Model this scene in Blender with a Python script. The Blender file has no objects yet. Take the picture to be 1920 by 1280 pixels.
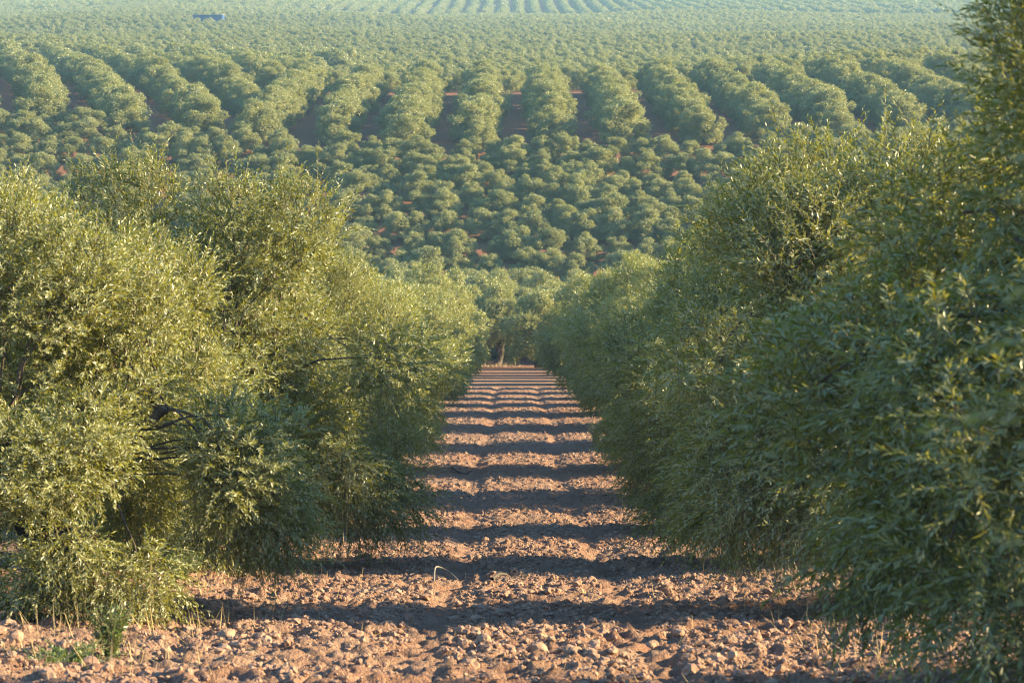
import bpy, math, random
import numpy as np

# ------------------------------------------------------------------ camera, world, sun, exposure
scene = bpy.context.scene
COL = scene.collection
F_PX, W_PX, H_PX, HORIZON = 4533.0, 1920.0, 1280.0, 250.0
PITCH = math.atan((H_PX / 2 - HORIZON) / F_PX)
CAM_Z = 0.0
cam_data = bpy.data.cameras.new('camera')
cam = bpy.data.objects.new('camera', cam_data)
COL.objects.link(cam)
cam.location = (0, 0, CAM_Z)
cam.rotation_euler = (math.radians(90) - PITCH, 0, 0)
cam_data.sensor_width = 36.0
cam_data.lens = 85.0
cam_data.clip_start = 0.1
cam_data.clip_end = 6000
cam_data.dof.use_dof = True
cam_data.dof.focus_distance = 34.0
cam_data.dof.aperture_fstop = 5.0
scene.camera = cam

SUN_EL, SUN_BACK = 18.5, -4.0     # height of the sun; how far it stands behind the camera's right side
el, bk = math.radians(SUN_EL), math.radians(SUN_BACK)
SUN = np.array([math.cos(el) * math.cos(bk), -math.cos(el) * math.sin(bk), math.sin(el)])
world = bpy.data.worlds.new('World')
scene.world = world
world.use_nodes = True
wn = world.node_tree.nodes
sky = wn.new('ShaderNodeTexSky')
sky.sky_type = 'NISHITA'
sky.sun_disc = False
sky.sun_elevation = el
sky.sun_rotation = math.atan2(SUN[0], SUN[1])
sky.air_density = 1.6
sky.dust_density = 0.2
sky.ozone_density = 7.0
world.node_tree.links.new(sky.outputs[0], wn['Background'].inputs['Color'])
wn['Background'].inputs['Strength'].default_value = 0.084
sl = bpy.data.lights.new('sun', 'SUN')
sl.energy = 5.0
sl.angle = math.radians(0.5)
sl.color = (1.0, 0.77, 0.43)
so = bpy.data.objects.new('sun', sl)
COL.objects.link(so)
from mathutils import Vector
so.rotation_euler = Vector((-SUN[0], -SUN[1], -SUN[2])).to_track_quat('-Z', 'Y').to_euler()
scene.view_settings.view_transform = 'Standard'
scene.view_settings.look = 'None'
scene.view_settings.gamma = 1.0
scene.view_settings.exposure = 2.2
scene.cycles.max_bounces = 4
scene.cycles.diffuse_bounces = 2
scene.cycles.glossy_bounces = 2
scene.cycles.transmission_bounces = 2
scene.cycles.volume_bounces = 0
scene.cycles.use_denoising = True
scene.cycles.filter_width = 1.1

# ------------------------------------------------------------------ helpers
def hash2(ix, iy, seed):
    h = (ix.astype(np.int64) * 374761393 + iy.astype(np.int64) * 668265263 + seed * 974711) & 0xFFFFFFFF
    h = ((h ^ (h >> 13)) * 1274126177) & 0xFFFFFFFF
    h = h ^ (h >> 16)
    return (h & 0xFFFFFF) / float(0xFFFFFF)

def vnoise(x, y, seed=0):
    ix, iy = np.floor(x), np.floor(y)
    fx, fy = x - ix, y - iy
    fx = fx * fx * (3 - 2 * fx); fy = fy * fy * (3 - 2 * fy)
    a, b = hash2(ix, iy, seed), hash2(ix + 1, iy, seed)
    c, d = hash2(ix, iy + 1, seed), hash2(ix + 1, iy + 1, seed)
    return (a * (1 - fx) + b * fx) * (1 - fy) + (c * (1 - fx) + d * fx) * fy

def nrm(v):
    return v / np.maximum(np.linalg.norm(v, axis=-1, keepdims=True), 1e-9)

def mesh_np(name, verts, quads=None, tris=None, mats=None, tint=None, smooth=False):
    """verts (N,3), quads (Q,4), tris (T,3); mats per face index, tint per face"""
    me = bpy.data.meshes.new(name)
    quads = np.zeros((0, 4), np.int32) if quads is None else quads
    tris = np.zeros((0, 3), np.int32) if tris is None else tris
    nq, nt = len(quads), len(tris)
    me.vertices.add(len(verts))
    me.vertices.foreach_set('co', np.ascontiguousarray(verts, np.float32).ravel())
    me.loops.add(nq * 4 + nt * 3)
    me.loops.foreach_set('vertex_index', np.concatenate([quads.ravel(), tris.ravel()]).astype(np.int32))
    me.polygons.add(nq + nt)
    st = np.concatenate([np.arange(nq) * 4, nq * 4 + np.arange(nt) * 3]).astype(np.int32)
    me.polygons.foreach_set('loop_start', st)
    if mats is not None:
        me.polygons.foreach_set('material_index', mats.astype(np.int32))
    me.polygons.foreach_set('use_smooth', np.full(nq + nt, smooth))
    if tint is not None:
        at = me.attributes.new('tint', 'FLOAT', 'FACE')
        at.data.foreach_set('value', tint.astype(np.float32))
    me.update(calc_edges=True)
    return me

def link(name, me, parent=None, loc=None, **props):
    o = bpy.data.objects.new(name, me)
    COL.objects.link(o)
    if parent is not None: o.parent = parent
    if loc is not None: o.location = loc
    for k, v in props.items(): o[k] = v
    return o

def tube(path, radii, sides=8, rough=0.0, rng=None):
    """tapered tube along a polyline -> verts, quads"""
    path = np.asarray(path, float); n = len(path)
    tan = nrm(np.gradient(path, axis=0))
    ref = np.array([0.13, 0.97, 0.2])
    u = nrm(np.cross(tan, ref)); v = np.cross(tan, u)
    a = np.linspace(0, 2 * math.pi, sides, endpoint=False)
    r = np.asarray(radii)[:, None] * np.ones(sides)
    if rough and rng is not None:
        r = r * (1 + rough * rng.normal(size=(n, sides)))
    P = path[:, None, :] + r[..., None] * (np.cos(a)[None, :, None] * u[:, None, :] + np.sin(a)[None, :, None] * v[:, None, :])
    i = np.arange(n - 1)[:, None] * sides; j = np.arange(sides)[None, :]; k = (j + 1) % sides
    q = np.stack([i + j, i + k, i + sides + k, i + sides + j], -1).reshape(-1, 4)
    cap = np.array([[(n - 1) * sides + s for s in range(sides)]])
    V = P.reshape(-1, 3)
    V = np.concatenate([V, path[-1:] + tan[-1:] * np.asarray(radii)[-1]])
    tr = np.stack([(n - 1) * sides + np.arange(sides), (n - 1) * sides + (np.arange(sides) + 1) % sides, np.full(sides, n * sides)], -1)
    return V, q, tr

class MB:
    def __init__(s): s.v, s.q, s.t, s.n = [], [], [], 0
    def add(s, V, q=None, t=None):
        s.v.append(V)
        if q is not None: s.q.append(np.asarray(q) + s.n)
        if t is not None: s.t.append(np.asarray(t) + s.n)
        s.n += len(V)
    def mesh(s, name, mat, smooth=False):
        me = mesh_np(name, np.concatenate(s.v), np.concatenate(s.q) if s.q else None, np.concatenate(s.t) if s.t else None, smooth=smooth)
        for m in (mat if isinstance(mat, (list, tuple)) else [mat]): me.materials.append(m)
        return me

def box_np(x0, x1, y0, y1, z0, z1):
    V = np.array([(x, y, z) for z in (z0, z1) for y in (y0, y1) for x in (x0, x1)], float)
    q = np.array([(0, 2, 3, 1), (4, 5, 7, 6), (0, 1, 5, 4), (2, 6, 7, 3), (0, 4, 6, 2), (1, 3, 7, 5)])
    return V, q

# ------------------------------------------------------------------ materials
def new_mat(name):
    m = bpy.data.materials.new(name); m.use_nodes = True
    nt = m.node_tree; nt.nodes.clear()
    out = nt.nodes.new('ShaderNodeOutputMaterial')
    return m, nt, out

def N(nt, typ, **kw):
    n = nt.nodes.new(typ)
    for k, v in kw.items(): setattr(n, k, v)
    return n

def mixc(nt, fac, a, b, blend='MIX'):
    n = nt.nodes.new('ShaderNodeMix'); n.data_type = 'RGBA'; n.blend_type = blend
    for sock, val in ((n.inputs[0], fac), (n.inputs[6], a), (n.inputs[7], b)):
        if hasattr(val, 'is_linked'): nt.links.new(val, sock)
        elif isinstance(val, (int, float)): sock.default_value = val
        else: sock.default_value = (*val, 1)
    return n.outputs[2]

def leaf_material(name, dark, light, under, glow, transl=0.26, rough=0.40):
    m, nt, out = new_mat(name)
    at = N(nt, 'ShaderNodeAttribute', attribute_name='tint')
    oi = N(nt, 'ShaderNodeObjectInfo')
    geo = N(nt, 'ShaderNodeNewGeometry')
    top = mixc(nt, at.outputs['Fac'], dark, light)
    ye = N(nt, 'ShaderNodeMath'); ye.operation = 'GREATER_THAN'; ye.inputs[1].default_value = 1.5
    nt.links.new(at.outputs['Fac'], ye.inputs[0])
    top = mixc(nt, ye.outputs[0], top, (0.34, 0.27, 0.05))
    col = mixc(nt, geo.outputs['Backfacing'], top, under)
    hs = N(nt, 'ShaderNodeHueSaturation')
    mr = N(nt, 'ShaderNodeMapRange'); mr.inputs['To Min'].default_value = 0.82; mr.inputs['To Max'].default_value = 1.18
    nt.links.new(oi.outputs['Random'], mr.inputs['Value'])
    nt.links.new(mr.outputs[0], hs.inputs['Value'])
    mh = N(nt, 'ShaderNodeMapRange'); mh.inputs['To Min'].default_value = 0.512; mh.inputs['To Max'].default_value = 0.488
    nt.links.new(oi.outputs['Random'], mh.inputs['Value']); nt.links.new(mh.outputs[0], hs.inputs['Hue'])
    nt.links.new(col, hs.inputs['Color'])
    p = N(nt, 'ShaderNodeBsdfPrincipled')
    p.inputs['Roughness'].default_value = rough
    p.inputs['Specular IOR Level'].default_value = 0.8
    nt.links.new(hs.outputs[0], p.inputs['Base Color'])
    tr = N(nt, 'ShaderNodeBsdfTranslucent'); tr.inputs['Color'].default_value = (*glow, 1)
    mx = N(nt, 'ShaderNodeMixShader'); mx.inputs[0].default_value = transl
    nt.links.new(p.outputs[0], mx.inputs[1]); nt.links.new(tr.outputs[0], mx.inputs[2])
    nt.links.new(mx.outputs[0], out.inputs['Surface'])
    return m

M_LEAF = leaf_material('olive_leaf', (0.016, 0.044, 0.018), (0.240, 0.262, 0.050), (0.27, 0.30, 0.16), (0.50, 0.48, 0.03))
M_WEED = leaf_material('weed_leaf', (0.06, 0.11, 0.02), (0.12, 0.16, 0.03), (0.12, 0.17, 0.05), (0.16, 0.24, 0.03))

def simple_mat(name, a, b, scale=6.0, rough=0.9, bump=0.0, detail=5, stretch=None):
    m, nt, out = new_mat(name)
    tc = N(nt, 'ShaderNodeTexCoord')
    src = tc.outputs['Object']
    if stretch:
        mp = N(nt, 'ShaderNodeMapping'); mp.inputs['Scale'].default_value = stretch
        nt.links.new(src, mp.inputs['Vector']); src = mp.outputs[0]
    no = N(nt, 'ShaderNodeTexNoise'); no.inputs['Scale'].default_value = scale; no.inputs['Detail'].default_value = detail
    nt.links.new(src, no.inputs['Vector'])
    cr = N(nt, 'ShaderNodeMapRange'); cr.inputs['From Min'].default_value = 0.3; cr.inputs['From Max'].default_value = 0.7
    nt.links.new(no.outputs['Fac'], cr.inputs['Value'])
    c = mixc(nt, cr.outputs[0], a, b)
    p = N(nt, 'ShaderNodeBsdfPrincipled'); p.inputs['Roughness'].default_value = rough
    p.inputs['Specular IOR Level'].default_value = 0.25
    nt.links.new(c, p.inputs['Base Color'])
    if bump:
        bp = N(nt, 'ShaderNodeBump'); bp.inputs['Strength'].default_value = 0.8; bp.inputs['Distance'].default_value = bump
        nt.links.new(no.outputs['Fac'], bp.inputs['Height']); nt.links.new(bp.outputs[0], p.inputs['Normal'])
    nt.links.new(p.outputs[0], out.inputs['Surface'])
    return m

M_BARK = simple_mat('olive_bark', (0.055, 0.043, 0.034), (0.14, 0.115, 0.09), 14, 0.95, 0.02, stretch=(1, 1, 0.35))
M_TWIG = simple_mat('twig', (0.12, 0.10, 0.06), (0.2, 0.17, 0.10), 20, 0.8)
M_STRAW = simple_mat('straw', (0.34, 0.25, 0.12), (0.52, 0.41, 0.22), 9, 0.8)
M_STICK = simple_mat('dead_wood', (0.05, 0.045, 0.04), (0.10, 0.085, 0.07), 30, 0.9, 0.01)
M_PALE = simple_mat('pale_stick', (0.13, 0.12, 0.105), (0.24, 0.22, 0.19), 40, 0.8, 0.005)
M_STONE = simple_mat('stone', (0.27, 0.165, 0.11), (0.37, 0.25, 0.175), 12, 0.95, 0.012)
M_CLOD = simple_mat('soil_clod', (0.235, 0.142, 0.100), (0.35, 0.232, 0.168), 9, 1.0, 0.006)
M_BLUE = simple_mat('blue_sheet_metal', (0.015, 0.05, 0.18), (0.022, 0.07, 0.22), 2, 0.6)
M_ROOF = simple_mat('pale_roof_sheet', (0.42, 0.36, 0.33), (0.5, 0.44, 0.4), 2, 0.7)

def soil_material():
    m, nt, out = new_mat('ploughed_soil')
    tc = N(nt, 'ShaderNodeTexCoord')
    def noise(scale, detail=6, rough=0.6):
        n = N(nt, 'ShaderNodeTexNoise'); n.inputs['Scale'].default_value = scale; n.inputs['Detail'].default_value = detail
        n.inputs['Roughness'].default_value = rough
        nt.links.new(tc.outputs['Object'], n.inputs['Vector']); return n
    big, mid, fine = noise(0.35, 4), noise(7.0, 6), noise(45.0, 5)
    def rng(n, lo, hi):
        r = N(nt, 'ShaderNodeMapRange'); r.inputs['From Min'].default_value = lo; r.inputs['From Max'].default_value = hi
        nt.links.new(n.outputs['Fac'], r.inputs['Value']); return r.outputs[0]
    c = mixc(nt, rng(mid, 0.3, 0.7), (0.235, 0.142, 0.100), (0.35, 0.232, 0.168))
    c = mixc(nt, rng(big, 0.35, 0.7), c, (0.29, 0.155, 0.10))
    c = mixc(nt, rng(noise(1.6, 3), 0.52, 0.72), c, (0.33, 0.23, 0.17))
    c = mixc(nt, rng(fine, 0.55, 0.75), c, (0.36, 0.25, 0.18))
    # the far fields are redder earth
    sx = N(nt, 'ShaderNodeSeparateXYZ'); nt.links.new(tc.outputs['Object'], sx.inputs[0])
    fr = N(nt, 'ShaderNodeMapRange'); fr.inputs['From Min'].default_value = 110; fr.inputs['From Max'].default_value = 170
    nt.links.new(sx.outputs['Y'], fr.inputs['Value'])
    c = mixc(nt, fr.outputs[0], c, mixc(nt, rng(mid, 0.3, 0.7), (0.19, 0.085, 0.05), (0.26, 0.13, 0.075)))
    p = N(nt, 'ShaderNodeBsdfPrincipled'); p.inputs['Roughness'].default_value = 1.0
    p.inputs['Specular IOR Level'].default_value = 0.1
    nt.links.new(c, p.inputs['Base Color'])
    bp = N(nt, 'ShaderNodeBump'); bp.inputs['Strength'].default_value = 1.0; bp.inputs['Distance'].default_value = 0.045
    ad = N(nt, 'ShaderNodeMath'); ad.operation = 'ADD'
    nt.links.new(noise(16, 6, 0.65).outputs['Fac'], ad.inputs[0]); nt.links.new(fine.outputs['Fac'], ad.inputs[1])
    nt.links.new(ad.outputs[0], bp.inputs['Height']); nt.links.new(bp.outputs[0], p.inputs['Normal'])
    nt.links.new(p.outputs[0], out.inputs['Surface'])
    return m
M_SOIL = soil_material()

# ------------------------------------------------------------------ terrain
# depth of a point along the lane and the image row at which the photo shows its ground
KN = [(16, 1240), (23, 1112), (30, 1034), (37, 968), (44, 910), (51, 862), (58, 822), (65, 790), (85, 745), (110, 715), (140, 692),
      (160, 672), (180, 600), (205, 430), (235, 268), (262, 222), (290, 184), (340, 160), (420, 132), (520, 103), (640, 76), (760, 55),
      (880, 38), (960, 32), (1010, 30), (1100, 21), (1200, 6), (1320, -14), (1450, -34)]
kd = [-80.0, -20.0, 0.0, 8.0]; kz = [6.0, 0.6, -1.5, -2.52]
for d, y in KN:
    kd.append(d); kz.append(-d * math.tan(PITCH + math.atan((y - 640) / F_PX)))
kd += [1600, 1900, 2600]; kz += [kz[-1] + 10, kz[-1] + 8, kz[-1] - 30]
kd, kz = np.array(kd), np.array(kz)
_h = np.diff(kd); _s = np.diff(kz) / _h
_m = np.concatenate([[_s[0]], (_s[:-1] * _h[1:] + _s[1:] * _h[:-1]) / (_h[:-1] + _h[1:]), [_s[-1]]])
def profile(d):
    i = np.clip(np.searchsorted(kd, d) - 1, 0, len(kd) - 2)
    h = kd[i + 1] - kd[i]; t = np.clip((d - kd[i]) / h, 0, 1)
    return ((2 * t**3 - 3 * t**2 + 1) * kz[i] + (t**3 - 2 * t**2 + t) * h * _m[i] + (-2 * t**3 + 3 * t**2) * kz[i + 1] + (t**3 - t**2) * h * _m[i + 1])

def ground_z(x, y):
    x, y = np.asarray(x, float), np.asarray(y, float)
    z = profile(y) + CAM_Z
    far = np.clip((y - 170) / 160, 0, 1)
    z = z + far * np.clip((np.abs(x) - 12) / 40, 0, 1) * 5.0 * (vnoise(x / 95 + 7.3, y / 120 + 3.1, 5) - 0.5) + far * np.clip(np.abs(x) - 25, 0, 60) * 0.012
    z = z + np.clip((y - 500) / 500, 0, 1) * 5.0 * (vnoise(x / 210 + 1.7, y / 260, 9) - 0.5)
    return z

def soil_detail(x, y):
    """clods, crumbs and the shallow wheel ruts of the ploughed lane"""
    big = vnoise(x / 0.9, y / 0.7, 1) - 0.5
    a = np.abs(vnoise(x / 0.33, y / 0.26, 2) - 0.5) * 2
    b = np.abs(vnoise(x / 0.15 + 3, y / 0.13, 3) - 0.5) * 2
    c = vnoise(x / 0.07, y / 0.065, 4) - 0.5
    d = vnoise(x / 0.036, y / 0.036, 6) - 0.5
    furrow = np.sin(y / 0.62 * 2 * math.pi + 2.0 * vnoise(x / 1.7, y / 1.2, 8)) * 0.008
    rut = -0.055 * (np.exp(-((x + 0.62 + 0.12 * np.sin(y / 6)) / 0.2) ** 2) + np.exp(-((x - 1.0 + 0.12 * np.sin(y / 6)) / 0.2) ** 2))
    bank = 0.10 * np.clip((np.abs(x) - 2.3) / 1.2, 0, 1)
    amp = np.clip(1.25 - y / 160, 0.5, 1.2)
    return (0.045 * big + 0.045 * (0.5 - a) + 0.06 * (0.5 - b) + 0.055 * c + 0.028 * d + furrow) * amp + rut + bank

def axis(parts):
    out = []
    for a, b, s in parts: out.append(np.arange(a, b, s))
    return np.concatenate(out)
xh = axis([(0, 3.6, 0.03), (3.6, 6, 0.08), (6, 12, 0.3), (12, 40, 1.5), (40, 120, 5), (120, 720, 20)])
XS = np.concatenate([-xh[:0:-1], xh])
yl = [-80.0]
while yl[-1] < 2600:
    y = yl[-1]
    st = 4 if y < -10 else 0.5 if y < 10 else 0.032 if y < 26 else 0.0011 * y + 0.004 if y < 95 else 0.6 if y < 150 else 2.0 if y < 320 else 8.0
    yl.append(y + st)
YS = np.array(yl)
GX, GY = np.meshgrid(XS, YS)
GZ = ground_z(GX, GY)
msk = (np.abs(GX) < 7) & (GY > 9) & (GY < 100)
GZ[msk] += soil_detail(GX[msk], GY[msk]) * np.clip((7 - np.abs(GX[msk])) / 1.5, 0, 1)
ny, nx = GX.shape
ii, jj = np.meshgrid(np.arange(ny - 1), np.arange(nx - 1), indexing='ij')
q = np.stack([ii * nx + jj, ii * nx + jj + 1, (ii + 1) * nx + jj + 1, (ii + 1) * nx + jj], -1).reshape(-1, 4)
gm = mesh_np('ground', np.stack([GX, GY, GZ], -1).reshape(-1, 3), q, smooth=True)
gm.materials.append(M_SOIL)
link('ground', gm, kind='structure', label='red brown ploughed earth falling away and rising as the far hillside')
del GX, GY, GZ, ii, jj, q

def soil_z(x, y):
    x, y = np.asarray(x, float), np.asarray(y, float)
    z = ground_z(x, y)
    near = (np.abs(x) < 7) & (y > 9) & (y < 100)
    return z + np.where(near, soil_detail(x, y) * np.clip((7 - np.abs(x)) / 1.5, 0, 1), 0)

def at_px(px, py):
    """the ground point that the photo shows at a pixel (1920 x 1280)"""
    t = math.tan(PITCH + math.atan((py - 640) / F_PX))
    ds = np.linspace(9, 400, 8000)
    k = np.argmax(profile(ds) + ds * t > 0) if False else np.argmin(np.abs(profile(ds) + ds * t))
    d = ds[k]
    x = (px - 960) / F_PX * d
    return x, d

# ------------------------------------------------------------------ olive trees
def make_lobes(seed, high=False):
    """boughs of several leaf clumps each, with open air between the boughs: x y z radius kind(0 low,1 mid,2 top,3 core)"""
    r = np.random.default_rng(seed)
    L = []
    def bough(a, rho, z, R, n, kind):
        c = np.array([rho * math.cos(a), rho * math.sin(a), z])
        for i in range(n):
            d = r.normal(size=3); d /= np.linalg.norm(d)
            d[2] = abs(d[2]) if (kind == 2 and r.random() < .5) else d[2]
            p = c + d * R * r.uniform(.5, 1.0) * np.array([1, 1, .95])
            k = 2 if (kind == 2 and d[2] > -.3) or (p[2] > 2.5 and d[2] > .45) else 1
            L.append((*p, r.uniform(.24, .42), k))
    nb = int(r.integers(5, 7)); a0 = r.uniform(0, 6.28)
    for i in range(nb):
        a = a0 + 2 * math.pi * (i + r.uniform(-.2, .2)) / nb
        rho, z, R = r.uniform(.85, 1.45), r.uniform(1.6, 2.6), r.uniform(.58, .9)
        bough(a, rho, z, R, int(r.integers(8, 11)), 1)
        if not high:
            for j in range(int(r.integers(3, 5))):
                aa = a + r.normal(0, .24); rr = rho + r.uniform(.05, .5)
                L.append((rr * math.cos(aa), rr * math.sin(aa), r.uniform(.62, 1.35), r.uniform(.20, .34), 0))
    a1 = r.uniform(0, 6.28)
    for i in range(4):
        a = a1 + 2 * math.pi * (i + r.uniform(-.2, .2)) / 4
        bough(a, r.uniform(.45, .95), r.uniform(2.7, 3.55), r.uniform(.5, .75), 8, 2)
    bough(r.uniform(0, 6.28), r.uniform(.1, .4), r.uniform(3.55, 3.95), r.uniform(.35, .5), 5, 2)
    for i in range(6):
        a = r.uniform(0, 2 * math.pi); rho = r.uniform(.15, .8)
        L.append((rho * math.cos(a), rho * math.sin(a), r.uniform(1.7, 2.8), r.uniform(.4, .6), 3))
    L = np.array(L)
    if high: L = L[L[:, 2] > 1.6]
    return L

def make_crown(name, seed, n_shoots, n_leaf, ll, lw, shoot_len=(0.2, 0.42), twigs=False, high=False, lump=1.0):
    L = make_lobes(seed, high)
    L[:, 3] *= lump
    r = np.random.default_rng(seed * 31 + 7)
    kind = L[:, 4].astype(int)
    wt = L[:, 3] ** 2 * np.array([1.8, 1.0, 1.0, 0.5])[kind]
    lob = r.choice(len(L), size=int(n_shoots * 3.2), p=wt / wt.sum())
    d = nrm(r.normal(size=(len(lob), 3)))
    radial = nrm(np.concatenate([L[lob, :2], np.full((len(lob), 1), 0.0)], 1) + 1e-6)
    p0 = L[lob, :3] + d * (L[lob, 3] * r.uniform(0.5, 1.0, len(lob)) ** 0.8)[:, None] * np.array([1, 1, 1.15])
    depth = np.full(len(lob), 9.0)
    for j in range(len(L)):
        q_ = np.linalg.norm(p0 - L[j, :3], axis=1) / L[j, 3]
        q_[lob == j] = 9
        depth = np.minimum(depth, q_)
    keep = (depth > 0.72) | (r.random(len(lob)) < 0.10)
    keep &= p0[:, 2] > 0.35
    sel = np.where(keep)[0][:n_shoots]
    lob, d, p0, radial = lob[sel], d[sel], p0[sel], radial[sel]
    S = len(sel); k = kind[lob]
    up = np.array([-0.40, 0.42, 0.95, 0.5])[k] + r.normal(0, .45, S)
    droop = np.array([0.75, 0.30, 0.08, 0.3])[k] * r.uniform(.3, 1.7, S)
    dr = nrm(d * 0.8 + radial * 0.15 + np.array([0, 0, 1.0]) * up[:, None] + r.normal(0, .55, (S, 3)))
    ln = r.uniform(*shoot_len, S) * np.array([1.3, 1.0, 1.0, 1.0])[k]
    tall = (k == 2) & (r.random(S) < 0.11)
    ln = np.where(tall, ln * 1.9, ln)
    dr = np.where(tall[:, None], nrm(dr + np.array([0, 0, 1.2])), dr)
    t = (np.arange(n_leaf) + 0.5) / n_leaf
    T = t[None, :, None]
    g = np.array([0, 0, -1.0]) * droop[:, None]
    side0 = nrm(np.cross(dr, np.array([0.3, 0.2, 1.0]) + r.normal(0, .3, (S, 3))))
    bend = side0 * r.normal(0, .45, S)[:, None]
    pos = p0[:, None] + ln[:, None, None] * (dr[:, None] * T + 0.5 * (g + bend)[:, None] * T * T)
    tan = nrm(dr[:, None] + (g + bend)[:, None] * T)
    side2 = np.cross(dr, side0)
    phi = (np.arange(n_leaf) % 2 * math.pi + np.arange(n_leaf) // 2 * math.pi / 2)[None] + r.normal(0, .45, (S, n_leaf))
    sd = nrm(side0[:, None] * np.cos(phi)[..., None] + side2[:, None] * np.sin(phi)[..., None])
    ang = r.normal(0.80, 0.26, (S, n_leaf)) * (1.1 - 0.45 * t)[None]
    ld = nrm(tan * np.cos(ang)[..., None] + sd * np.sin(ang)[..., None] + np.array([0, 0, -0.10]))
    wv = nrm(np.cross(ld, tan + 0.25 * r.normal(size=(S, n_leaf, 3))))
    nn = np.cross(wv, ld)
    flip = np.sum(nn * (tan + np.array([0, 0, 0.6])), -1, keepdims=True) < 0
    wv = np.where(flip, -wv, wv)
    size = r.uniform(0.75, 1.2, (S, n_leaf)) * (1.0 - 0.35 * np.abs(t - 0.45) * 2)[None]
    le, wi = (ll * size)[..., None], (lw * size)[..., None]
    nn = np.cross(wv, ld)
    A = pos; mid = pos + ld * le * 0.45 + nn * le * 0.05
    B = mid + wv * wi * 0.5; D = mid - wv * wi * 0.5; C = pos + ld * le - nn * le * 0.04
    V = np.stack([A, D, C, B], 2).reshape(-1, 3)
    V[:, 2] = np.maximum(V[:, 2], 0.22)
    Q = np.arange(S * n_leaf * 4).reshape(-1, 4)
    tint = np.where(r.random(S * n_leaf) < .015, 2.0, np.clip(0.46 + 0.30 * r.normal(size=(S, 1)) + 0.34 * r.normal(size=(S, n_leaf)), 0, 1).ravel())
    mats = np.zeros(len(Q))
    if twigs:
        tt = np.array([-0.15, 0.3, 0.65, 1.0])[None, :, None]
        tp = p0[:, None] + ln[:, None, None] * (dr[:, None] * tt + 0.5 * (g + bend)[:, None] * tt * tt)
        w = np.array([0.0035, 0.003, 0.002, 0.001])[None, :, None] * side0[:, None]
        TV = np.stack([tp - w, tp + w], 2).reshape(-1, 3)
        base = (np.arange(S) * 8)[:, None] + np.arange(3)[None] * 2
        TQ = np.stack([base, base + 1, base + 3, base + 2], -1).reshape(-1, 4) + len(V)
        V = np.concatenate([V, TV]); Q = np.concatenate([Q, TQ])
        mats = np.concatenate([mats, np.ones(len(TQ))]); tint = np.concatenate([tint, np.full(len(TQ), .5)])
    me = mesh_np(name, V, Q, mats=mats, tint=tint)
    me.materials.append(M_LEAF); me.materials.append(M_TWIG)
    return me

def make_trunk(name, seed, sides=8, fine=True):
    L = make_lobes(seed); r = np.random.default_rng(seed * 17 + 3)
    mb = MB()
    lean = r.normal(0, .12, 2)
    zz = np.linspace(-0.25, 0.95, 9)
    path = np.stack([lean[0] * zz + .05 * np.sin(zz * 5 + seed), lean[1] * zz + .05 * np.cos(zz * 4), zz], 1)
    rad = 0.19 + 0.15 * np.exp(-(zz + .25) / .22) + 0.03 * np.sin(zz * 9)
    mb.add(*tube(path, rad, sides + 2, 0.10, r))
    top = path[-1]
    nl = 4
    heads = []
    a0 = r.uniform(0, 6.28)
    for i in range(nl):
        a = a0 + 2 * math.pi * i / nl + r.uniform(-.3, .3)
        end = np.array([math.cos(a) * r.uniform(.6, 1.1), math.sin(a) * r.uniform(.6, 1.1), r.uniform(2.1, 2.8)])
        c = top + np.array([math.cos(a) * .5, math.sin(a) * .5, .55])
        t = np.linspace(0, 1, 7)[:, None]
        P = (1 - t) ** 2 * (top - np.array([0, 0, .15])) + 2 * t * (1 - t) * c + t * t * end + r.normal(0, .02, (7, 3))
        mb.add(*tube(P, np.linspace(.13, .045, 7), sides, 0.06, r))
        heads.append(P)
    if fine:
        for lx, ly, lz, lr, k in L:
            if k == 3 or (k == 0 and r.random() < .6): continue
            H = min(heads, key=lambda P: np.hypot(P[3, 0] - lx, P[3, 1] - ly))
            s = H[r.integers(3, 7)] if k != 0 else H[r.integers(2, 4)]
            e = np.array([lx, ly, lz]); m_ = (s + e) / 2 + np.array([0, 0, .35 if k < 2 else .05])
            t = np.linspace(0, 1, 6)[:, None]
            P = (1 - t) ** 2 * s + 2 * t * (1 - t) * m_ + t * t * e + r.normal(0, .03, (6, 3))
            mb.add(*tube(P, np.linspace(.015, .006, 6), 5, 0.05, r))
    return mb.mesh(name, M_BARK, smooth=True)

LODS = [dict(n=7, shoots=14500, leaf=19, ll=.060, lw=.0165, sl=(.15, .34), twigs=True),
        dict(n=5, shoots=9500, leaf=13, ll=.09, lw=.024, sl=(.14, .30)),
        dict(n=5, shoots=6500, leaf=10, ll=.12, lw=.036, sl=(.12, .27)),
        dict(n=7, shoots=6200, leaf=6, ll=.14, lw=.058, sl=(.10, .28), lump=.84),
        dict(n=5, shoots=2300, leaf=3, ll=.26, lw=.14, sl=(.10, .26), lump=.84),
        dict(n=4, shoots=1000, leaf=2, ll=.38, lw=.25, sl=(.10, .24), lump=.9)]
CROWN, TRUNK = {}, {}
for li, L_ in enumerate(LODS):
    for v in range(L_['n']):
        sd = 11 + v
        CROWN[li, v] = make_crown(f'olive_crown_{li}_{v}', sd, int(L_['shoots'] * (.85 if li == 0 and v > 3 else 1)), L_['leaf'], L_['ll'], L_['lw'], L_.get('sl', (.2, .42)), L_.get('twigs', False), lump=L_.get('lump', 1.0))
        if li < 4:
            TRUNK[li, v] = make_trunk(f'olive_trunk_{li}_{v}', sd, 8 if li < 2 else 6, li < 3)

CROWN[2, 9] = make_crown('olive_crown_high', 12, 6500, 10, .12, .04, (.13, .30), high=True)
TRUNK[2, 9] = make_trunk('olive_trunk_high', 12, 8, True)

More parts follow.
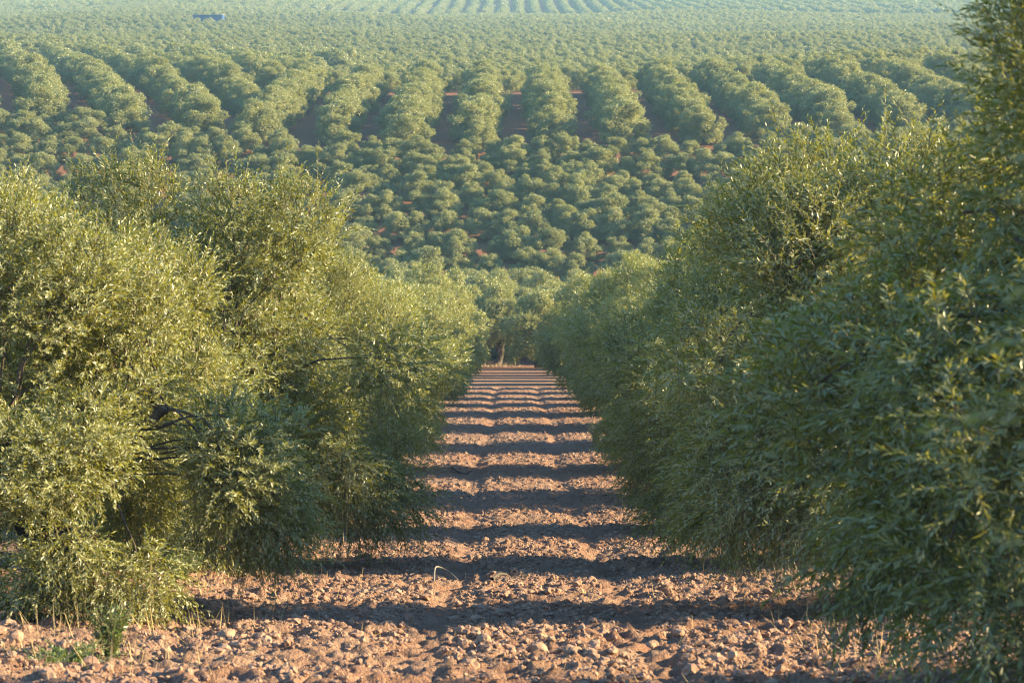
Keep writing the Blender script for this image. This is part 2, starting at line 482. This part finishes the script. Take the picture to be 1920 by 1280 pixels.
ORD = ['first', 'second', 'third', 'fourth', 'fifth', 'sixth', 'seventh', 'eighth', 'ninth', 'tenth', 'eleventh', 'twelfth', 'thirteenth',
       'fourteenth', 'fifteenth', 'sixteenth', 'seventeenth', 'eighteenth', 'nineteenth', 'twentieth']
def ordw(i):
    if i < 20: return ORD[i]
    return {2: 'twenty', 3: 'thirty', 4: 'forty', 5: 'fifty'}[(i + 1) // 10] + ('-' + ORD[(i + 1) % 10 - 1] if (i + 1) % 10 else 'th')

rnd = random.Random(5)
def olive_tree(x, y, label, group, scale=1.0, lod=None, var=None, rz=None, zscale=1.0, sy=1.0):
    if lod is None: lod = 0 if y < 40 else 1 if y < 75 else 2 if y < 150 else 3
    v = rnd.randrange(LODS[lod]['n']) if var is None else var
    root = bpy.data.objects.new('olive_tree', None)
    COL.objects.link(root)
    root.empty_display_size = 0.3
    root.location = (x, y, float(ground_z(x, y)))
    root.rotation_euler = (0, 0, rnd.uniform(0, 6.283) if rz is None else rz)
    root.scale = (scale * rnd.uniform(.92, 1.1), scale * sy * rnd.uniform(.92, 1.1), scale * zscale)
    root['label'] = label; root['category'] = 'tree'; root['group'] = group
    link('trunk', TRUNK[lod, v], root)
    link('crown', CROWN[lod, v], root)
    return root

def in_view(x, y, margin=2.6):
    return abs(x) < y * 960 / F_PX + margin

# --- the plot the camera stands in: rows run along the lane
G_L, G_R = 'olive trees along the left edge of the lane', 'olive trees along the right edge of the lane'
left = [(-3.75, 19.6, .95, 0, 0.6, .84), (-3.6, 26.9, 1.10, 1, 2.2, .94), (-3.75, 33.8, 1.06, 2, 4.1, .92), (-3.65, 40.6, 1.06, 3, 1.0, .94)]
left_lab = ['lower olive tree at the left frame edge with its dark trunk base showing',
            'tall sunlit olive tree with pointed crown, second along the left edge of the lane',
            'olive tree with pale hanging skirt, third along the left edge of the lane',
            'yellow-green olive tree, fourth along the left edge of the ploughed lane']
for (x, y, s, v, rz, zs), lb in zip(left, left_lab):
    olive_tree(x, y, lb, G_L, s, 0, v, rz, zs)
for i in range(4, 19):
    olive_tree(-3.5 + rnd.uniform(-.4, .35), 40.6 + 7 * (i - 3) + rnd.uniform(-.7, .7), f'olive tree, {ordw(i)} along the left edge of the ploughed lane', G_L, rnd.uniform(.88, 1.18), zscale=rnd.uniform(.78, 1.0))
right = [(3.45, 4.3, .9, 1, .3, 1, 1), (3.6, 12.4, 1.13, 4, 6.2, .88, .9), (3.2, 20.2, 1.2, 5, 3.1, .80, .56), (3.4, 27.0, 1.16, 6, 0.1, .84, .8), (3.4, 33.6, 1.1, 2, 3.3, .88, .85)]
right_lab = ['olive tree just outside the right frame edge, throwing shade over the near soil',
             'nearest olive tree, tall blurred dark foliage filling the right frame edge',
             'shaded blurred olive tree, second from the camera on the right of the lane',
             'dark olive tree with hanging skirt, third from the camera on the right of the lane',
             'olive tree with sunlit top, fourth from the camera on the right of the lane']
for (x, y, s, v, rz, zs, sy), lb in zip(right, right_lab):
    olive_tree(x, y, lb, G_R, s, 0, v, rz, zs, sy)
for i in range(4, 20):
    y = 33.6 + 7 * (i - 3) + rnd.uniform(-.6, .6)
    if y > 139: break
    olive_tree((3.45 if y < 60 else 3.75) + rnd.uniform(-.45, .4), y, f'olive tree, {ordw(i)} from the camera on the right of the lane', G_R, rnd.uniform(.86, 1.2), zscale=rnd.uniform(.74, 1.0))
n_ind = 4 + 15 + 5 + 16
for sgn, word in ((-1, 'left'), (1, 'right')):
    for row in range(1, 5):
        x0 = sgn * (3.5 + 7 * row)
        c = 0
        for k in range(0, 20):
            y = (18.3 if sgn < 0 else 6.4) + 7 * k + rnd.uniform(-.4, .4)
            x = x0 + rnd.uniform(-.3, .3)
            if y > 146 or y < 8: continue
            seen = in_view(x, y)
            if not seen and not (sgn > 0 and row == 1 and y < 60): continue
            olive_tree(x, y, f'olive tree, {ordw(c)} from the camera in the {ordw(row)} row {word} of the lane',
                       f'olive trees in the rows {word} of the lane rows', rnd.uniform(.95, 1.12), lod=None if y > 55 else 1)
            c += 1; n_ind += 1

olive_tree(9.6, 9.6, 'added olive tree outside the right frame edge to shade the nearest right hand tree', 'olive trees in the rows right of the lane rows', 1.12, lod=1)  # unseen extra tree off the row grid, added to cast shade on its neighbour
n_ind += 1

# --- the valley plot: rows cross the view
def rot(u, v, deg):
    a = math.radians(deg)
    return u * math.cos(a) - v * math.sin(a), u * math.sin(a) + v * math.cos(a)

def boundary(x):                     # where the valley plot meets the slope rows
    return 227 + 0.0045 * x * x + 1.5 * math.sin(x / 11)

tre = []
olive_tree(-0.9, 152, 'shaded olive tree whose bare dark trunk closes the end of the lane', 'olive trees crossing the valley', 1.15, 2, 9, 0.8)
olive_tree(1.7, 143.5, 'broad dark shaded olive tree just right of the bare trunk at the lane end', 'olive trees crossing the valley', 1.3, 2, 3, 2.0, .82)
n_ind += 2
rows = {}
stuff_pts = []
for j in range(0, 27):
    sh = rnd.uniform(0, 4)
    for i in range(-56, 56):
        u, v = i * 2.4 + sh + rnd.uniform(-.7, .7), j * 4.5 + rnd.uniform(-.4, .4)
        x, y = rot(u, v, -8)
        y += 155 + 1.8 * math.sin(x / 11 + j * .7)
        if y < 151 or y > boundary(x) or not in_view(x, y): continue
        if math.hypot(x + .9, y - 152) < 3.8: continue
        rows.setdefault(j, []).append((x, y))
cut = sorted(p[1] for r0 in rows.values() for p in r0)[:215][-1]
for rj, j in enumerate(sorted(rows)):
    ci = 0
    for x, y in sorted(rows[j]):
        if y > cut:
            stuff_pts.append((x, y, .80)); continue
        olive_tree(x, y, f'olive tree, {ordw(ci)} from left in the {ordw(rj)} cross row beyond the lane end',
                   'olive trees crossing the valley', rnd.uniform(.88, 1.2) * (1.12 - .34 * min(max((y - 160) / 40, 0), 1)), zscale=rnd.uniform(.8, 1.0) - .22 * min(max((y - 160) / 40, 0), 1))
        ci += 1; n_ind += 1

# --- slope rows: above the valley, red earth shows between them
slope = []
for k in range(-12, 16):
    for i in range(0, 42):
        x = 3.8 + 7 * k + rnd.uniform(-.35, .35); y = 230 + 2.9 * i + rnd.uniform(-.4, .4)
        if x < -26 or y < boundary(x) + 3 or y > 296 + 4 * math.sin(x / 17) + 0.1 * abs(x) or not in_view(x, y, 4): continue
        slope.append((k, x, y))
for k, x, y in slope: stuff_pts.append((x, y, 1.17))
# left plot, rows turned to the left
for k in range(-30, 30):
    for i in range(-6, 100):
        u, v = k * 7.2, i * 3.0
        x, y = rot(u, v, 13); x += -30 + rnd.uniform(-.4, .4); y += 236 + rnd.uniform(-.4, .4)
        if x > -27.5 or y < boundary(max(x, -45)) + 3 or y > 430 + 0.1 * x or not in_view(x, y, 5): continue
        stuff_pts.append((x, y, 1.17))
ys_ = np.linspace(600, 985, 900)              # where the hillside carries a shed 3.3 m high whose eaves show at row 28
xs_ = (396 - 960) / F_PX * ys_
e_ = ground_z(xs_, ys_) + 3.3 + ys_ * math.tan(PITCH + math.atan((28 - 640) / F_PX))
SHED_Y = float(ys_[np.argmin(np.abs(e_))]); SHED_X = (396 - 960) / F_PX * SHED_Y; SH = 27 / F_PX * SHED_Y
# the wide slope behind
for k in range(-215, 215):
    for i in range(-260, 260):
        u, v = k * 4.9, i * 3.7
        x, y = rot(u, v, 32); y += 600; x += rnd.uniform(-.8, .8); y += rnd.uniform(-.8, .8)
        lim = 303 + 4 * math.sin(x / 17) + 0.1 * abs(x) if x > -27 else 437 + 0.1 * x
        if y < lim or y > 996 or not in_view(x, y, 6): continue
        if abs(x - SHED_X) < 6.5 and -7.5 < y - SHED_Y < 7: continue
        stuff_pts.append((x, y, .76))
# the last rows, running straight uphill
for k in range(-70, 70):
    for i in range(0, 105):
        x = 3.3 + 7 * k + rnd.uniform(-.4, .4); y = 1000 + 4.2 * i + rnd.uniform(-.5, .5)
        if not in_view(x, y, 6): continue
        stuff_pts.append((x, y, 1.15))
P = np.array(stuff_pts)
r_ = np.random.default_rng(3)
lodidx = np.where(P[:, 1] < 340, r_.integers(0, 7, len(P)), np.where(P[:, 1] < 800, 7 + r_.integers(0, 5, len(P)), 12 + r_.integers(0, 4, len(P))))
pm = bpy.data.meshes.new('olive_orchard')
pm.vertices.add(len(P))
pm.vertices.foreach_set('co', np.stack([P[:, 0], P[:, 1], ground_z(P[:, 0], P[:, 1])], 1).astype(np.float32).ravel())
for nm, ty, arr in (('variant', 'INT', lodidx.astype(np.int32)), ('size', 'FLOAT', (P[:, 2] * r_.uniform(.78, 1.18, len(P))).astype(np.float32)),
                    ('turn', 'FLOAT', r_.uniform(0, 6.283, len(P)).astype(np.float32))):
    a_ = pm.attributes.new(nm, ty, 'POINT'); a_.data.foreach_set('value', arr)
orchard = link('olive_orchard', pm, kind='stuff', label='thousands of grey-green olive trees covering the distant hillside', category='orchard')
ng = bpy.data.node_groups.new('orchard_trees', 'GeometryNodeTree')
ng.interface.new_socket('Geometry', in_out='INPUT', socket_type='NodeSocketGeometry')
ng.interface.new_socket('Geometry', in_out='OUTPUT', socket_type='NodeSocketGeometry')
gi, go = ng.nodes.new('NodeGroupInput'), ng.nodes.new('NodeGroupOutput')
g2i = ng.nodes.new('GeometryNodeGeometryToInstance')
srcs = [CROWN[3, v] for v in range(7)] + [CROWN[4, v] for v in range(5)] + [CROWN[5, v] for v in range(4)]
for me in reversed(srcs):                 # multi-input: the last link made comes first
    o = bpy.data.objects.new('orchard_tree', me)
    inf = ng.nodes.new('GeometryNodeObjectInfo'); inf.inputs['Object'].default_value = o
    ng.links.new(inf.outputs['Geometry'], g2i.inputs[0])
iop = ng.nodes.new('GeometryNodeInstanceOnPoints')
iop.inputs['Pick Instance'].default_value = True
def nattr(name, typ):
    n = ng.nodes.new('GeometryNodeInputNamedAttribute'); n.data_type = typ; n.inputs['Name'].default_value = name
    return [s for s in n.outputs if s.enabled and s.name == 'Attribute'][0]
cx = ng.nodes.new('ShaderNodeCombineXYZ'); ng.links.new(nattr('turn', 'FLOAT'), cx.inputs['Z'])
e2r = ng.nodes.new('FunctionNodeEulerToRotation'); ng.links.new(cx.outputs[0], e2r.inputs[0])
ng.links.new(gi.outputs[0], iop.inputs['Points'])
ng.links.new(g2i.outputs[0], iop.inputs['Instance'])
ng.links.new(nattr('variant', 'INT'), iop.inputs['Instance Index'])
ng.links.new(e2r.outputs[0], iop.inputs['Rotation'])
sz = ng.nodes.new('ShaderNodeVectorMath'); sz.operation = 'MULTIPLY'; sz.inputs[1].default_value = (1, 1, 0.72)
ng.links.new(nattr('size', 'FLOAT'), sz.inputs[0])
ng.links.new(sz.outputs[0], iop.inputs['Scale'])
ng.links.new(iop.outputs[0], go.inputs[0])
orchard.modifiers.new('trees', 'NODES').node_group = ng
print('individual trees', n_ind, 'orchard points', len(P))

# ------------------------------------------------------------------ soil clods (uncountable)
def ico(sub):
    import bmesh
    bm = bmesh.new(); bmesh.ops.create_icosphere(bm, subdivisions=sub, radius=1)
    V = np.array([v.co[:] for v in bm.verts]); T = np.array([[v.index for v in f.verts] for f in bm.faces]); bm.free()
    return V, T
def clod_cloud(n, sub, smin, smax, seed, ymin, ymax, power):
    r = np.random.default_rng(seed)
    V0, T0 = ico(sub)
    y = np.exp(r.uniform(math.log(ymin), math.log(ymax), n)); x = r.uniform(-3.7, 3.5, n)
    dens = vnoise(x / 0.8, y / 0.6, 21)
    keep = (r.random(n) < np.clip(dens * 1.5 - .1, .15, 1)) & (np.abs(x + .62) > .12) & (np.abs(x - 1.0) > .12)
    x, y = x[keep], y[keep]; n = len(x)
    s = smin * (smax / smin) ** (r.random(n) ** power)
    jit = 1 + r.normal(0, .17, (n, len(V0)))
    V = V0[None] * jit[..., None] * (s[:, None] * np.array([1, .9, .75]) * r.uniform(.75, 1.25, (n, 3)))[:, None]
    a = r.uniform(0, 6.28, n); ca, sa = np.cos(a)[:, None], np.sin(a)[:, None]
    X = V[..., 0] * ca - V[..., 1] * sa; Y = V[..., 0] * sa + V[..., 1] * ca
    V = np.stack([X + x[:, None], Y + y[:, None], V[..., 2] + (soil_z(x, y) + s * .08)[:, None]], -1)
    T = T0[None] + (np.arange(n) * len(V0))[:, None, None]
    return V.reshape(-1, 3), T.reshape(-1, 3)
mb = MB()
v_, t_ = clod_cloud(9000, 2, .024, .058, 41, 12.5, 62, 2.4); mb.add(v_, None, t_)
v_, t_ = clod_cloud(110000, 1, .009, .028, 42, 12.5, 75, 1.3); mb.add(v_, None, t_)
link('soil_clods', mb.mesh('soil_clods', M_CLOD), kind='stuff', label='crumbled clods of dry ploughed earth on the lane', category='soil')

# straw and dry stalks
def blades(n, seed, xf, yf, h=(.06, .22), w=.004, lie=0.4):
    r = np.random.default_rng(seed)
    x, y = xf(r, n), yf(r, n); z = soil_z(x, y)
    a = r.uniform(0, 6.28, n); lean = r.uniform(.1, 1.2, n)
    flat = r.random(n) < lie
    lean = np.where(flat, r.uniform(1.2, 1.5, n), lean)
    L = r.uniform(*h, n)
    dr = np.stack([np.cos(a) * np.sin(lean), np.sin(a) * np.sin(lean), np.cos(lean)], 1)
    sd = np.stack([-np.sin(a), np.cos(a), np.zeros(n)], 1) * (w * r.uniform(.6, 1.3, n))[:, None]
    p0 = np.stack([x, y, z - .01], 1); p1 = p0 + dr * L[:, None] * .55; p2 = p0 + dr * L[:, None] - np.array([0, 0, .25]) * (L * np.sin(lean))[:, None] + np.array([0, 0, .02])
    V = np.stack([p0 - sd, p0 + sd, p1 + sd * .8, p1 - sd * .8, p2 + sd * .2, p2 - sd * .2], 1).reshape(-1, 3)
    b = np.arange(n) * 6
    q = np.concatenate([np.stack([b, b + 1, b + 2, b + 3], 1), np.stack([b + 3, b + 2, b + 4, b + 5], 1)])
    return V, q
mb = MB()
mb.add(*blades(2600, 51, lambda r, n: r.uniform(-3.6, 3.4, n), lambda r, n: np.exp(r.uniform(math.log(13), math.log(60), n)), (.04, .16), .0022, .6))
mb.add(*blades(6500, 52, lambda r, n: np.where(r.random(n) < .5, -1, 1) * r.normal(3.0, .55, n), lambda r, n: np.exp(r.uniform(math.log(14), math.log(80), n)), (.08, .28), .003, .3))
mb.add(*blades(260, 53, lambda r, n: r.normal(-1.2, .9, n), lambda r, n: r.uniform(147, 152, n), (.1, .35), .012, .1))
link('dry_grass', mb.mesh('dry_grass', M_STRAW), kind='stuff', label='thin dry grass stalks and straw strewn over the soil', category='grass')

# ------------------------------------------------------------------ single stones, sticks, weeds
def stone(px, py, size, label, seed, sub=3):
    size *= .72
    x, y = at_px(px, py)
    r = np.random.default_rng(seed)
    V, T = ico(sub)
    d = 0.0
    n1 = vnoise(V[:, 0] * 1.6 + seed, V[:, 1] * 1.6 + V[:, 2] * 1.3, seed); n2 = vnoise(V[:, 0] * 4 + V[:, 2] * 3, V[:, 1] * 4 - V[:, 2] * 2, seed + 1)
    V = V * (0.75 + .4 * n1 + .16 * n2)[:, None] * np.array([1.15, .9, .7]) * size
    V = np.sign(V) * np.abs(V) ** .92 * size ** .08
    me = mesh_np('stone', V, None, T); me.materials.append(M_STONE)
    o = link('stone', me, None, (x, y, float(soil_z(x, y)) + size * .12), label=label, category='stone', group='stones lying on the ploughed lane')
    o.rotation_euler = (r.uniform(-.3, .3), r.uniform(-.3, .3), r.uniform(0, 6))
    return o
stone(416, 1205, .085, 'biggest pale stone, flat topped, on the lit soil at lower left', 61)
stone(508, 1202, .07, 'upright rounded stone just right of the biggest pale stone', 62)
stone(560, 1215, .06, 'low wide stone, second to the right of the biggest pale stone', 63)
stone(462, 1072, .075, 'reddish lump of earth lying under the hanging skirt of the left tree', 64)
stone(905, 1213, .075, 'stone near the bottom middle, on the lit front soil', 65)
stone(1010, 1222, .085, 'broad reddish stone right of the bottom middle on lit soil', 66)
stone(1075, 1232, .08, 'rough stone beside the broad reddish stone, nearer the right trees', 67)
stone(1225, 1205, .07, 'stone in the shade edge before the dark right hand trees', 68)
stone(845, 1020, .085, 'long grey stone in the shade left of the lane middle', 69)
stone(670, 1230, .07, 'round stone at lower left standing between the weed and bottom middle', 70)

def stick(name, pts, rad, mat, label, cat, sides=6):
    P = []
    for px, py, h in pts:
        x, y = at_px(px, py); P.append((x, y, float(soil_z(x, y)) + h))
    P = np.array(P); c = P[0].copy(); P = P - c
    t = np.linspace(0, len(P) - 1, 22); i = np.clip(t.astype(int), 0, len(P) - 2); f = (t - i)[:, None]
    Pm = np.concatenate([P[:1], P, P[-1:]])
    a, b, c2, d2 = Pm[i], Pm[i + 1], Pm[i + 2], Pm[i + 3]
    Q = .5 * ((2 * b) + (-a + c2) * f + (2 * a - 5 * b + 4 * c2 - d2) * f * f + (-a + 3 * b - 3 * c2 + d2) * f ** 3)
    mb = MB(); mb.add(*tube(Q, np.linspace(rad, rad * .55, 22), sides))
    link(name, mb.mesh(name, mat, True), None, tuple(c), label=label, category=cat)
stick('bent_stick', [(812, 1096, .03), (814, 1090, .10), (826, 1087, .13), (842, 1087, .09), (857, 1090, .04)], .011, M_PALE, 'pale bent stick curling up from the shaded soil in mid lane', 'stick')
stick('dead_branch', [(922, 1105, .05), (935, 1102, .07), (950, 1098, .10)], .022, M_STICK, 'short dark dead branch lying right of the pale bent stick', 'branch')
stick('dead_branch', [(846, 886, .05), (858, 889, .05), (872, 889, .06), (884, 887, .06)], .02, M_STICK, 'thin dark branch lying in the shade far up the lane', 'branch')

def weed(px, py, h, w, n, label, seed, mat=M_WEED, name='weed', cat='weed', leaf=.035):
    x, y = at_px(px, py); r = np.random.default_rng(seed)
    mb, ms = MB(), MB()
    for i in range(n):
        a = r.uniform(0, 6.28); k = r.uniform(.15, 1) * w; hh = h * r.uniform(.5, 1.0)
        t = np.linspace(0, 1, 6)[:, None]
        P = np.array([0, 0, -.03]) + t * np.array([math.cos(a) * k, math.sin(a) * k, hh]) + t * t * np.array([math.cos(a), math.sin(a), -.3]) * k * .4
        ms.add(*tube(P, np.linspace(.004, .0015, 6), 4))
        m = 34
        tt = r.uniform(.12, 1, m); base = np.stack([np.interp(tt, t[:, 0], P[:, c]) for c in range(3)], 1)
        d = nrm(r.normal(size=(m, 3)) + np.array([math.cos(a) * .5, math.sin(a) * .5, .8])); s = nrm(np.cross(d, r.normal(size=(m, 3))))
        L = leaf * r.uniform(.6, 1.5, m)[:, None]
        V = np.stack([base, base + d * L * .5 + s * L * .11, base + d * L, base + d * L * .5 - s * L * .11], 1).reshape(-1, 3)
        mb.add(V, np.arange(m * 4).reshape(-1, 4))
    root = link(name, None, None, (x, y, float(soil_z(x, y))), label=label, category=cat)
    fo = mb.mesh('weed_foliage', mat); at_ = fo.attributes.new('tint', 'FLOAT', 'FACE')
    at_.data.foreach_set('value', r.random(len(fo.polygons)).astype(np.float32))
    link('foliage', fo, root); link('stem', ms.mesh('weed_stem', M_TWIG), root)
weed(195, 1250, .40, .13, 60, 'feathery green weed standing on the lit soil at lower left', 71)
weed(115, 1266, .14, .30, 40, 'low spreading green weed in the bottom left corner', 72)
weed(330, 1108, .38, .16, 60, 'leafy green sucker clump beside the second left tree trunk', 73)

def tuft(px, py, h, n, label, seed):
    x, y = at_px(px, py); r = np.random.default_rng(seed)
    a = r.uniform(0, 6.28, n); k = r.uniform(.1, .6, n) * h; L = r.uniform(.6, 1, n) * h
    b0 = np.stack([np.cos(a) * .05, np.sin(a) * .05, np.full(n, -.03)], 1)
    V = []
    for t, w in ((0, .007), (.4, .007), (.75, .005), (1, .001)):
        p = b0 + np.stack([np.cos(a) * k * t * t, np.sin(a) * k * t * t, L * (t - .35 * t * t)], 1)
        s = np.stack([-np.sin(a), np.cos(a), 0 * a], 1) * w
        V += [p - s, p + s]
    V = np.stack(V, 1).reshape(-1, 3); b = (np.arange(n) * 8)[:, None] + np.array([0, 2, 4])[None]
    q = np.stack([b, b + 1, b + 3, b + 2], -1).reshape(-1, 4)
    me = mesh_np('grass_tuft', V, q); me.materials.append(M_STRAW)
    link('grass_tuft', me, None, (x, y, float(soil_z(x, y))), label=label, category='grass')
tuft(1118, 832, .95, 90, 'tall arching pale grass tuft at the right edge up the lane', 81)
tuft(1105, 1115, .16, 16, 'small dry grass tuft standing in the lit strip right of middle', 82)

# ------------------------------------------------------------------ blue shed far up the hillside
sx_, sy_, sz_ = SHED_X, SHED_Y, float(ground_z(SHED_X, SHED_Y))
print('shed', sx_, sy_, sz_, np.abs(e_).min(), 'crown height', max(v.co.z for v in CROWN[1, 0].vertices))
shed = link('shed', None, None, (sx_, sy_, sz_), label='long low blue metal shed among the trees far up the hillside', category='shed')
mb = MB(); mb.add(*box_np(-SH, SH, -3, 3, 0, 3.1)); 
for i in range(27):
    x = -SH + .05 + i * (2 * SH - .2) / 26.5
    mb.add(*box_np(x, x + .12, -3.05, -3.003, .1, 3.05))
link('wall', mb.mesh('shed_wall', M_BLUE), shed)
mb = MB()
V = np.array([(-SH - .2, -3.4, 3.1), (SH + .2, -3.4, 3.1), (SH + .2, 3.4, 3.3), (-SH - .2, 3.4, 3.3), (-SH - .2, -3.4, 3.2), (SH + .2, -3.4, 3.2), (SH + .2, 3.4, 3.4), (-SH - .2, 3.4, 3.4)])
mb.add(V, np.array([(0, 3, 2, 1), (4, 5, 6, 7), (0, 1, 5, 4), (1, 2, 6, 5), (2, 3, 7, 6), (3, 0, 4, 7)]))
link('roof', mb.mesh('shed_roof', M_ROOF), shed)
mb = MB(); mb.add(*box_np(-1.2, 1.2, -3.12, -3.06, 0, 2.6))
link('door', mb.mesh('shed_door', M_BLUE), shed)

# ------------------------------------------------------------------ haze
HAZE = 0.00029
zlo = float(gm.vertices and min(kz)) - 14
hm, nt, out = new_mat('haze')
pv = N(nt, 'ShaderNodeVolumePrincipled')
pv.inputs['Color'].default_value = (0.38, 0.70, 1.0, 1)
pv.inputs['Density'].default_value = HAZE
pv.inputs['Anisotropy'].default_value = 0.0
nt.links.new(pv.outputs[0], out.inputs['Volume'])
zhi = float(max(kz)) + 25
hb = MB(); hb.add(*box_np(-760, 760, -100, 2640, zlo, zhi))
link('haze', hb.mesh('haze', hm), kind='stuff', label='pale morning haze lying over the orchard')
print('haze z', zlo, zhi)
